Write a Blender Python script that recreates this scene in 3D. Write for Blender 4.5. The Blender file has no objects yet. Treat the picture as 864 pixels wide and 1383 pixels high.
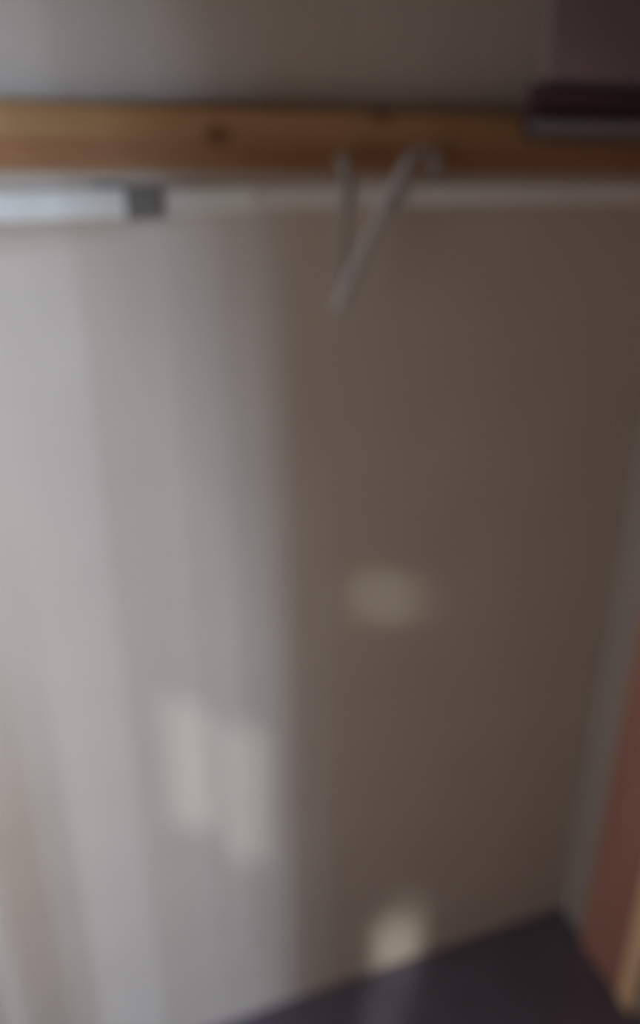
import bpy, bmesh, math, random
from mathutils import Vector, Matrix
random.seed(4)
scene = bpy.context.scene
COL = scene.collection

# ---------------------------------------------------------------- camera
cam_d = bpy.data.cameras.new('camera')
cam = bpy.data.objects.new('camera', cam_d); COL.objects.link(cam)
cam.location = (0.0, -1.075, 1.62)
cam.rotation_euler = (math.radians(90 - 23.2), 0, math.radians(-20))
cam_d.sensor_fit = 'VERTICAL'; cam_d.sensor_height = 36.0
cam_d.lens = 36.0 * 1050 / 1383
cam_d.clip_start = 0.02
cam_d.dof.use_dof = True                      # hand-held phone that focused far too near
cam_d.dof.focus_distance = 0.20
cam_d.dof.aperture_fstop = 4.2
scene.camera = cam

# ---------------------------------------------------------------- world, sun, daylight
w = bpy.data.worlds.new('world'); scene.world = w; w.use_nodes = True
bg = w.node_tree.nodes['Background']
bg.inputs[0].default_value = (0.80, 0.90, 1.0, 1); bg.inputs[1].default_value = 1.0

SUN_DIR = Vector((1.0, 1.3, -0.9)).normalized()
sun_d = bpy.data.lights.new('sun', 'SUN'); sun_d.energy = 3.6; sun_d.angle = math.radians(2.1)
sun_d.color = (0.90, 0.97, 0.94)
sun = bpy.data.objects.new('sun', sun_d); COL.objects.link(sun)
sun.rotation_euler = (-SUN_DIR).to_track_quat('Z', 'Y').to_euler()
sun.location = (-3, -4, 4)

# narrow lamp added beyond the tall window to edge the lit wall
BAND_DIR = Vector((1.0, 0.55, -0.25))
band_d = bpy.data.lights.new('sky_strip', 'AREA'); band_d.shape = 'RECTANGLE'
band_d.size = 0.15; band_d.size_y = 2.6; band_d.energy = 360; band_d.color = (0.545, 0.75, 1.0)
band_lamp = bpy.data.objects.new('sky_strip', band_d); COL.objects.link(band_lamp)
band_lamp.location = Vector((-0.90, -0.50, 1.20)) - BAND_DIR * 3.4
band_lamp.rotation_euler = (-Vector((1.0, 0.55, 0))).to_track_quat('Z', 'Y').to_euler()

# soft daylight of the same window
win_d = bpy.data.lights.new('window_daylight', 'AREA'); win_d.shape = 'RECTANGLE'
win_d.size = 0.70; win_d.size_y = 1.30; win_d.energy = 8.0; win_d.color = (1.0, 0.96, 0.91)
win = bpy.data.objects.new('window_daylight', win_d); COL.objects.link(win)
win.location = (-0.865, -0.62, 0.94)
win.rotation_euler = Vector((-1, 0, 0)).to_track_quat('Z', 'Y').to_euler()

vs = scene.view_settings
vs.view_transform = 'Standard'; vs.look = 'None'; vs.gamma = 1.0
vs.use_curve_mapping = False; vs.exposure = 0.0

# ---------------------------------------------------------------- materials
def mat(name, base, rough=0.6, spec=0.4, coat=0.0, bump=0.0, bscale=60.0, var=0.0, vscale=6.0):
    m = bpy.data.materials.new(name); m.use_nodes = True
    nt = m.node_tree; b = nt.nodes['Principled BSDF']
    b.inputs['Roughness'].default_value = rough
    b.inputs['Specular IOR Level'].default_value = spec
    b.inputs['Coat Weight'].default_value = coat
    tc = nt.nodes.new('ShaderNodeTexCoord')
    n = nt.nodes.new('ShaderNodeTexNoise'); n.inputs['Scale'].default_value = vscale
    n.inputs['Detail'].default_value = 4
    nt.links.new(tc.outputs['Object'], n.inputs['Vector'])
    r = nt.nodes.new('ShaderNodeValToRGB')
    r.color_ramp.elements[0].position = 0.3; r.color_ramp.elements[1].position = 0.7
    r.color_ramp.elements[0].color = tuple(c * (1 - var) for c in base) + (1,)
    r.color_ramp.elements[1].color = tuple(min(1, c * (1 + var)) for c in base) + (1,)
    nt.links.new(n.outputs['Fac'], r.inputs[0]); nt.links.new(r.outputs[0], b.inputs['Base Color'])
    if bump:
        n2 = nt.nodes.new('ShaderNodeTexNoise'); n2.inputs['Scale'].default_value = bscale
        nt.links.new(tc.outputs['Object'], n2.inputs['Vector'])
        bp = nt.nodes.new('ShaderNodeBump'); bp.inputs['Strength'].default_value = bump
        bp.inputs['Distance'].default_value = 0.002
        nt.links.new(n2.outputs['Fac'], bp.inputs['Height']); nt.links.new(bp.outputs[0], b.inputs['Normal'])
    return m

def wood(name, light, dark, axis='X', knots=(), rough=0.45):
    m = bpy.data.materials.new(name); m.use_nodes = True
    nt = m.node_tree; b = nt.nodes['Principled BSDF']; L = nt.links.new
    b.inputs['Roughness'].default_value = rough
    b.inputs['Specular IOR Level'].default_value = 0.35
    tc = nt.nodes.new('ShaderNodeTexCoord')
    mp = nt.nodes.new('ShaderNodeMapping')
    mp.inputs['Scale'].default_value = {'X': (1.2, 30, 30), 'Z': (30, 30, 1.2)}[axis]
    L(tc.outputs['Object'], mp.inputs['Vector'])
    n = nt.nodes.new('ShaderNodeTexNoise'); n.inputs['Scale'].default_value = 2.2; n.inputs['Detail'].default_value = 6
    L(mp.outputs[0], n.inputs['Vector'])
    r = nt.nodes.new('ShaderNodeValToRGB')
    r.color_ramp.elements[0].position = 0.32; r.color_ramp.elements[1].position = 0.68
    r.color_ramp.elements[0].color = dark + (1,); r.color_ramp.elements[1].color = light + (1,)
    L(n.outputs['Fac'], r.inputs[0])
    col = r.outputs[0]
    for (kx, ky, kz, rad) in knots:
        sb = nt.nodes.new('ShaderNodeVectorMath'); sb.operation = 'SUBTRACT'; sb.inputs[1].default_value = (kx, ky, kz)
        L(tc.outputs['Object'], sb.inputs[0])
        sc_ = nt.nodes.new('ShaderNodeVectorMath'); sc_.operation = 'MULTIPLY'; sc_.inputs[1].default_value = (0.7, 0.3, 1.0)
        L(sb.outputs[0], sc_.inputs[0])
        ln = nt.nodes.new('ShaderNodeVectorMath'); ln.operation = 'LENGTH'; L(sc_.outputs[0], ln.inputs[0])
        mr = nt.nodes.new('ShaderNodeMapRange'); mr.inputs['From Min'].default_value = rad * 0.55
        mr.inputs['From Max'].default_value = rad; mr.inputs['To Min'].default_value = 1; mr.inputs['To Max'].default_value = 0
        L(ln.outputs['Value'], mr.inputs['Value'])
        mx = nt.nodes.new('ShaderNodeMix'); mx.data_type = 'RGBA'
        L(mr.outputs[0], mx.inputs['Factor']); L(col, mx.inputs['A']); mx.inputs['B'].default_value = (0.22, 0.10, 0.04, 1)
        col = mx.outputs['Result']
    L(col, b.inputs['Base Color'])
    return m

def fabric(name, base, translucent=0.3, clear=0.0):
    m = bpy.data.materials.new(name); m.use_nodes = True
    nt = m.node_tree; L = nt.links.new
    out = nt.nodes['Material Output']; nt.nodes.remove(nt.nodes['Principled BSDF'])
    d = nt.nodes.new('ShaderNodeBsdfDiffuse'); t = nt.nodes.new('ShaderNodeBsdfTranslucent')
    tc = nt.nodes.new('ShaderNodeTexCoord'); mp = nt.nodes.new('ShaderNodeMapping')
    mp.inputs['Scale'].default_value = (900, 900, 250); L(tc.outputs['Object'], mp.inputs['Vector'])
    n = nt.nodes.new('ShaderNodeTexNoise'); n.inputs['Scale'].default_value = 1.0; L(mp.outputs[0], n.inputs['Vector'])
    r = nt.nodes.new('ShaderNodeValToRGB')
    r.color_ramp.elements[0].color = tuple(c * 0.93 for c in base) + (1,); r.color_ramp.elements[1].color = base + (1,)
    L(n.outputs['Fac'], r.inputs[0]); L(r.outputs[0], d.inputs[0]); L(r.outputs[0], t.inputs[0])
    mx = nt.nodes.new('ShaderNodeMixShader'); mx.inputs[0].default_value = translucent
    L(d.outputs[0], mx.inputs[1]); L(t.outputs[0], mx.inputs[2])
    tr = nt.nodes.new('ShaderNodeBsdfTransparent'); m2 = nt.nodes.new('ShaderNodeMixShader')
    m2.inputs[0].default_value = clear
    L(mx.outputs[0], m2.inputs[1]); L(tr.outputs[0], m2.inputs[2]); L(m2.outputs[0], out.inputs['Surface'])
    return m

M = {
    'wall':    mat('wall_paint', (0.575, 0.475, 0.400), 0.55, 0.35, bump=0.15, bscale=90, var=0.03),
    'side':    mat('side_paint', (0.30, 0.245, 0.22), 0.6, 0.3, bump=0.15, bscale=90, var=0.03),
    'room':    mat('room_paint', (0.42, 0.33, 0.26), 0.8, 0.2, bump=0.1, var=0.03),
    'ceiling': mat('ceiling_paint', (0.24, 0.20, 0.165), 0.9, 0.2, var=0.02),  # darkened to cut light bounced onto the upper wall
    'floor':   mat('dark_floor', (0.112, 0.093, 0.122), 0.34, 0.5, var=0.12, vscale=9),
    'pine':    wood('pine', (0.50, 0.290, 0.140), (0.42, 0.215, 0.092), 'X', knots=[(0.245, -0.03, 1.669, 0.016), (0.466, -0.03, 1.700, 0.014)]),
    'pine_red': wood('red_pine', (0.42, 0.215, 0.105), (0.35, 0.160, 0.073), 'X', knots=[(0.245, -0.03, 1.669, 0.016)]),
    'post':    wood('red_stained_wood', (0.36, 0.175, 0.130), (0.30, 0.135, 0.100), 'Z'),
    'edge':    wood('pale_wood', (0.74, 0.50, 0.32), (0.64, 0.40, 0.24), 'Z'),
    'rod':     mat('cream_enamel', (0.80, 0.73, 0.66), 0.35, 0.5, coat=0.2, var=0.01),
    'sleeve':  mat('white_enamel', (0.93, 0.91, 0.87), 0.35, 0.5, coat=0.2, var=0.01),  # same rail enamel, whitened in place of stronger light at the left
    'grey':    mat('grey_plastic', (0.25, 0.245, 0.235), 0.5, 0.4, var=0.04),
    'hook':    mat('milky_plastic', (0.56, 0.51, 0.50), 0.4, 0.5, var=0.02),
        'strap':   mat('clear_strap', (0.38, 0.33, 0.30), 0.4, 0.4, var=0.02),
    'shelf':   mat('dark_shelf', (0.07, 0.045, 0.05), 0.5, 0.3, var=0.1),
    'metal':   mat('dull_metal_strip', (0.27, 0.24, 0.24), 0.5, 0.5, var=0.03),
    'plum':    mat('plum_cloth', (0.115, 0.062, 0.075), 0.95, 0.1, bump=0.5, bscale=400, var=0.1),
    'mauve':   mat('mauve_cloth', (0.28, 0.20, 0.20), 0.95, 0.1, bump=0.5, bscale=400, var=0.1),
    'frame':   mat('window_white', (0.75, 0.74, 0.72), 0.4, 0.4, var=0.01),
    'blind':   fabric('blind_cloth', (0.80, 0.78, 0.74), 0.02, 0.0),
}

# ---------------------------------------------------------------- helpers
def link(name, me, m, parent=None, smooth=False):
    o = bpy.data.objects.new(name, me); COL.objects.link(o)
    if m: me.materials.append(M[m])
    if smooth:
        for p in me.polygons: p.use_smooth = True
    if parent: o.parent = parent
    return o

def from_bm(name, bm, m, parent=None, smooth=False):
    bmesh.ops.recalc_face_normals(bm, faces=bm.faces)
    me = bpy.data.meshes.new(name); bm.to_mesh(me); bm.free()
    return link(name, me, m, parent, smooth)

def box_bm(bm, a, b, bevel=0.0, seg=2):
    r = bmesh.ops.create_cube(bm, size=1.0)
    c = [(a[i] + b[i]) / 2 for i in range(3)]; s = [abs(b[i] - a[i]) for i in range(3)]
    for v in r['verts']:
        v.co = Vector((v.co.x * s[0] + c[0], v.co.y * s[1] + c[1], v.co.z * s[2] + c[2]))
    if bevel:
        es = list({e for v in r['verts'] for e in v.link_edges})
        bmesh.ops.bevel(bm, geom=es, offset=bevel, segments=seg, affect='EDGES', profile=0.5)

def box(name, a, b, m, parent=None, bevel=0.0, seg=2):
    bm = bmesh.new(); box_bm(bm, a, b, bevel, seg)
    return from_bm(name, bm, m, parent)

def tube_bm(bm, pts, rads, n=20, flat=1.0, flat_axis=Vector((0, 1, 0))):
    pts = [Vector(p) for p in pts]
    if not isinstance(rads, (list, tuple)): rads = [rads] * len(pts)
    rings = []
    for i, p in enumerate(pts):
        t = (pts[min(i + 1, len(pts) - 1)] - pts[max(i - 1, 0)]).normalized()
        ref = flat_axis if abs(t.dot(flat_axis)) < 0.9 else Vector((0, 0, 1))
        u = t.cross(ref).normalized(); v = u.cross(t).normalized()
        rings.append([bm.verts.new(p + (u * math.cos(2 * math.pi * k / n) + v * math.sin(2 * math.pi * k / n) * flat) * rads[i]) for k in range(n)])
    for a, b in zip(rings, rings[1:]):
        for k in range(n):
            bm.faces.new((a[k], a[(k + 1) % n], b[(k + 1) % n], b[k]))
    bm.faces.new(rings[0]); bm.faces.new(rings[-1])

def tube(name, pts, rads, m, parent=None, **kw):
    bm = bmesh.new(); tube_bm(bm, pts, rads, **kw)
    return from_bm(name, bm, m, parent, smooth=True)

def empty(name, loc=(0, 0, 0)):
    o = bpy.data.objects.new(name, None); COL.objects.link(o); o.location = loc
    o.empty_display_size = 0.05
    return o

def adopt(root, *kids):
    for k in kids:
        k.parent = root
        k.matrix_parent_inverse = Matrix.Translation(-Vector(root.location))

def tag(o, label, cat, group=None):
    o['label'] = label; o['category'] = cat
    if group: o['group'] = group
    return o

def struct(o, label=None):
    o['kind'] = 'structure'
    if label: o['label'] = label
    return o

# ---------------------------------------------------------------- room shell
XL, XR, YF, ZC = -0.90, 1.01, -2.40, 2.60
struct(box('floor', (XL - .1, YF - .1, -0.10), (XR + .1, .1, 0.0), 'floor'), 'dark plum-grey smooth floor at the foot of the wall')
struct(box('ceiling', (XL - .1, YF - .1, ZC), (XR + .1, .1, ZC + .1), 'ceiling'), 'plain pale ceiling above the alcove')
# back wall: two flush boards with a hairline joint between them
wb = struct(empty('wall_back', (0, 0, 0)), 'greige painted back wall of two tall boards')
box('wall_board', (XL, 0, 0), (0.4294, .1, ZC), 'wall', wb, bevel=0.0012)
box('wall_board', (0.4306, 0, 0), (XR, .1, ZC), 'wall', wb, bevel=0.0012)
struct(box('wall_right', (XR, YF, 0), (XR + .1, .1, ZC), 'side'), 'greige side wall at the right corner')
struct(box('wall_front', (XL, YF - .1, 0), (XR + .1, YF, ZC), 'room'), 'beige wall behind the viewer')
# left wall around the tall window and the one added for the sun patches
wins = [(-0.95, -0.15, 0.20, 2.15), (-2.10, -1.25, 0.80, 2.45)]      # y0, y1, z0, z1
bm = bmesh.new()
box_bm(bm, (XL - .1, YF - .1, 0), (XL, -2.10, ZC)); box_bm(bm, (XL - .1, -1.25, 0), (XL, -0.95, ZC)); box_bm(bm, (XL - .1, -0.15, 0), (XL, .1, ZC))
for y0, y1, z0, z1 in wins:
    box_bm(bm, (XL - .1, y0, 0), (XL, y1, z0)); box_bm(bm, (XL - .1, y0, z1), (XL, y1, ZC))
struct(from_bm('wall_left', bm, 'room'), 'beige side wall holding two tall windows')
roots = []
for k, (y0, y1, z0, z1) in enumerate(wins):
    w1 = struct(empty('window_%d' % (k + 1), (XL - .05, (y0 + y1) / 2, z0)),
                ['tall white window with drapes drawn half across', 'white window with slatted shutter nearly closed'][k])
    for a, b in (((y0, z0), (y0 + .035, z1)), ((y1 - .035, z0), (y1, z1)), ((y0 + .035, z0), (y1 - .035, z0 + .035)), ((y0 + .035, z1 - .035), (y1 - .035, z1))):
        adopt(w1, box('window_frame', (XL - .09, a[0], a[1]), (XL - .05, b[0], b[1]), 'frame', bevel=.003))
    roots.append(w1)
def prism(name, poly, x0, x1, m, parent):                            # outline in (y, z), given real thickness
    bm = bmesh.new()
    A = [bm.verts.new((x0, y, z)) for y, z in poly]; B = [bm.verts.new((x1, y, z)) for y, z in poly]
    n = len(poly)
    for k in range(n): bm.faces.new((A[k], A[(k + 1) % n], B[(k + 1) % n], B[k]))
    bm.faces.new(A); bm.faces.new(B)
    o = from_bm(name, bm, m); adopt(parent, o); return o
# drape added out of view, outlined to shape the lit area's edge
prism('drape', [(-0.95, 0.20), (-0.654, 0.20), (-0.654, 1.18), (-0.634, 1.36), (-0.629, 1.50), (-0.602, 1.65), (-0.563, 1.79), (-0.50, 1.93), (-0.40, 2.03), (-0.15, 2.06), (-0.15, 2.15), (-0.95, 2.15)], XL - .030, XL - .024, 'blind', roots[0])
for y0, y1, z0, z1 in ((-0.644, -0.629, .20, 1.50), (-0.599, -0.593, .20, 1.66), (-0.554, -0.549, .20, 1.78), (-0.470, -0.460, .20, 1.15), (-0.444, -0.428, .20, 1.1), (-0.405, -0.375, .20, 1.05)):
    adopt(roots[0], box('drape_fold', (XL - .022, y0, z0), (XL - .016, y1, z1), 'blind', bevel=.001))  # unseen bars added to cast the soft vertical streaks
# unseen panel, added so its slits form the sun patches (y0, y1, z0, z1)
slits = [(-1.434, -1.362, 1.520 + .034 * k, 1.542 + .034 * k) for k in range(8)]
slits += [(-1.552, -1.492, 1.495 + .034 * k, 1.519 + .034 * k) for k in range(9)]
slits += [(-2.050, -1.905, 1.05, 1.475), (-2.050, -1.960, 1.475, 1.560), (-2.050, -2.000, 1.560, 1.66), (-2.050, -2.025, 1.66, 1.80),
          (-1.778, -1.759, 2.157, 2.183), (-1.856, -1.817, 2.208, 2.242), (-1.895, -1.856, 2.232, 2.264),
          (-1.934, -1.895, 2.260, 2.278), (-1.980, -1.934, 2.282, 2.295)]
Y0, Y1, Z0, Z1 = wins[1]
ys = sorted({Y0, Y1} | {v for s_ in slits for v in s_[:2]}); zs = sorted({Z0, Z1} | {v for s_ in slits for v in s_[2:]})
for y0, y1 in zip(ys, ys[1:]):
    run = None
    for z0, z1 in list(zip(zs, zs[1:])) + [(None, None)]:
        hole = z0 is None or any(s_[0] <= (y0 + y1) / 2 <= s_[1] and s_[2] <= (z0 + z1) / 2 <= s_[3] for s_ in slits)
        if not hole: run = [run[0] if run else z0, z1]
        elif run:
            adopt(roots[1], box('shutter_panel', (XL - .026, y0, run[0]), (XL - .020, y1, run[1]), 'frame')); run = None

# pine rail across the back wall: a pale flat lath over a redder lath whose face cants back
t1 = struct(empty('trim_1', (0, 0, 1.628)), 'knotty pine rail fixed along the wall above the white rail')
def lath(prof, m):
    bm = bmesh.new()
    A = [bm.verts.new((XL, y, z)) for y, z in prof]; B = [bm.verts.new((XR, y, z)) for y, z in prof]
    for k in range(len(prof)): bm.faces.new((A[k], A[(k + 1) % len(prof)], B[(k + 1) % len(prof)], B[k]))
    bm.faces.new(A); bm.faces.new(B)
    adopt(t1, from_bm('lath', bm, m))
lath([(0, 1.6640), (-.031, 1.6640), (-.0325, 1.6655), (-.0325, 1.697), (-.028, 1.703), (0, 1.704)], 'pine')
lath([(0, 1.628), (-.012, 1.628), (-.016, 1.631), (-.029, 1.660), (-.029, 1.6637), (0, 1.6637)], 'pine_red')
# red-brown upright with its pale front edge
t2 = struct(empty('trim_2', (XR - .012, -.17, 0)), 'red-brown wooden upright with a pale front edge')
adopt(t2, box('post', (XR - .020, -.233, 0), (XR, -.100, ZC), 'post', bevel=.004),
      box('edge_strip', (XR - .026, -.275, 0), (XR, -.2335, ZC), 'edge', bevel=.006))

# ---------------------------------------------------------------- flat-faced hanging rail
RY = -0.056
def rz(x): return 1.590 + 0.010 * min(1.0, max(0.0, (x + 0.05) / 0.45))
def section(hy, hz, r, n=4):                                         # rounded rectangle in (y, z)
    out = []
    for cy, cz, a0 in ((hy - r, hz - r, 0), (-hy + r, hz - r, 90), (-hy + r, -hz + r, 180), (hy - r, -hz + r, 270)):
        for k in range(n + 1):
            a = math.radians(a0 + 90 * k / n); out.append((cy + r * math.cos(a), cz + r * math.sin(a)))
    return out
def bar(name, xs, hy, hz, r, m, parent, hollow=None):
    bm = bmesh.new()
    def loft(sec):
        rg = [[bm.verts.new((x, RY + y, rz(x) + z)) for y, z in sec] for x in xs]
        for A, B in zip(rg, rg[1:]):
            for k in range(len(sec)): bm.faces.new((A[k], A[(k + 1) % len(sec)], B[(k + 1) % len(sec)], B[k]))
        return rg
    o_ = loft(section(hy, hz, r))
    if hollow:
        i_ = loft(section(hollow[0], hollow[1], r * .6))
        for A, B in ((o_[0], i_[0]), (o_[-1], i_[-1])):
            for k in range(len(A)): bm.faces.new((A[k], A[(k + 1) % len(A)], B[(k + 1) % len(A)], B[k]))
    else:
        bm.faces.new(o_[0]); bm.faces.new(o_[-1])
    o = from_bm(name, bm, m); adopt(parent, o); return o
rail = tag(empty('hanging_rail', (XL, RY, 1.59)), 'white flat-faced metal hanging rail running below the pine rail', 'rail')
bar('rail_sleeve', [0.135, 0.2, 0.278], .0098, .0141, .003, 'sleeve', rail)  # middle length whitened where little daylight lands
bar('rail_tube', [0.2785, 0.3, 0.4, 0.7, XR - .013], .0095, .0138, .003, 'rod', rail)
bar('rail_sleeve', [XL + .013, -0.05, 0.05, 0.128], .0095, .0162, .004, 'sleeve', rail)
bar('joint_collar', [0.278, 0.288], .0100, .0146, .003, 'rod', rail)
bar('end_socket', [XL, XL + .014], .016, .024, .005, 'rod', rail)
bar('end_socket', [XR - .014, XR], .016, .024, .005, 'rod', rail)

# grey clamp gripping the rail
cl = tag(empty('rail_clamp', (.145, RY, rz(.145) - .02)), 'small dark grey plastic clamp gripping the white rail', 'clamp')
bar('clamp_body', [.122, .167], .0118, .0195, .003, 'grey', cl, hollow=(.0097, .0164))
adopt(cl, box('clamp_tab', (.084, RY - .0105, rz(.1) + .0166), (.1219, RY + .008, rz(.1) + .0235), 'grey', bevel=.0012))

# ---------------------------------------------------------------- milky plastic hook hung over the rail
def smooth_path(pts, k=5):
    P = [Vector(p) for p in pts]; P = [P[0]] + P + [P[-1]]; out = []
    for i in range(1, len(P) - 2):
        for j in range(k):
            t = j / k; a, b_, c, d = P[i - 1:i + 3]
            out.append(0.5 * ((2 * b_) + (c - a) * t + (2 * a - 5 * b_ + 4 * c - d) * t * t + (3 * b_ - a - 3 * c + d) * t ** 3))
    return out + [P[-2]]
FY = RY - .0165
hk = tag(empty('hanging_hook', (.46, RY, 1.46)), 'milky plastic strap hook slung over the rail, its shank leaning left', 'hook')
hp = smooth_path([(0.543, RY + .0150, 1.600), (0.543, RY + .014, 1.626), (0.540, RY + .009, 1.642), (0.529, RY + .001, 1.651), (0.506, RY - .008, 1.651),
      (0.488, RY - .014, 1.641), (0.477, FY, 1.625), (0.468, FY, 1.608), (0.460, FY, 1.592)])
adopt(hk, tube('hook_bend', hp, .0078, 'hook', n=14, flat=0.42))
sp = smooth_path([(0.460, FY, 1.592), (0.447, FY, 1.568), (0.424, FY, 1.524), (0.404, FY, 1.486), (0.399, FY, 1.474), (0.395, FY, 1.463), (0.393, FY, 1.456)])
n_ = len(sp)
adopt(hk, tube('shank', sp, [.0090 if k < n_ - 12 else (.0090 + .0018 * (k - n_ + 12) / 8 if k < n_ - 3 else .0105 - .0028 * (k - n_ + 3)) for k in range(n_)], 'hook', n=14, flat=0.42))
st = smooth_path([(0.405, RY + .013, 1.600), (0.405, RY + .013, 1.632), (0.404, RY + .006, 1.646), (0.403, RY - .006, 1.646), (0.402, RY - .014, 1.630), (0.401, FY + .004, 1.60), (0.400, FY + .004, 1.55), (0.398, FY + .004, 1.48)])
adopt(hk, tube('strap', st, 0.0065, 'strap', n=10, flat=0.3))

# ---------------------------------------------------------------- corner shelf with folded cloths
sh = tag(empty('corner_shelf', (.8, -.03, 1.671)), 'dark shelf with a dull metal front strip in the upper right corner', 'shelf')
bd = box('shelf_board', (.600, -.156, 1.668), (XR, -.033, 1.688), 'shelf', bevel=.0015)
for v in bd.data.vertices:
    v.co.x += (v.co.y + .156) * 0.75 * max(0.0, 1 - (v.co.x - .600) / (XR - .600))
adopt(sh, bd,
      box('metal_strip', (.612, -.160, 1.672), (XR, -.1562, 1.687), 'metal', bevel=.001))
def folded(name, x0, x1, y0, y1, z0, z1, layers, m, label):
    root = tag(empty(name, ((x0 + x1) / 2, (y0 + y1) / 2, z0)), label, 'cloth')
    h = (z1 - z0) / layers
    for k in range(layers):
        bm = bmesh.new()
        box_bm(bm, (x0 + random.uniform(0, .004), y0 + random.uniform(0, .004), z0 + k * h), (x1, y1, z0 + (k + 1) * h - .0006), bevel=min(h * 0.42, 0.010), seg=4)
        for v in bm.verts:                                           # left end slanted so its lit side face stays hidden
            v.co.x += (v.co.y - y0) * 1.0 * max(0.0, 1 - (v.co.x - x0) / (x1 - x0))
        adopt(root, from_bm('fold', bm, m, smooth=True))
    return root
folded('folded_cloth', .600, .985, -.152, -.036, 1.6885, 1.729, 2, 'plum', 'dark plum folded cloth lying directly on the corner shelf')
folded('folded_cloth', .622, .985, -.150, -.036, 1.7292, 1.95, 2, 'mauve', 'mauve-brown folded blanket piled on top of the plum cloth')
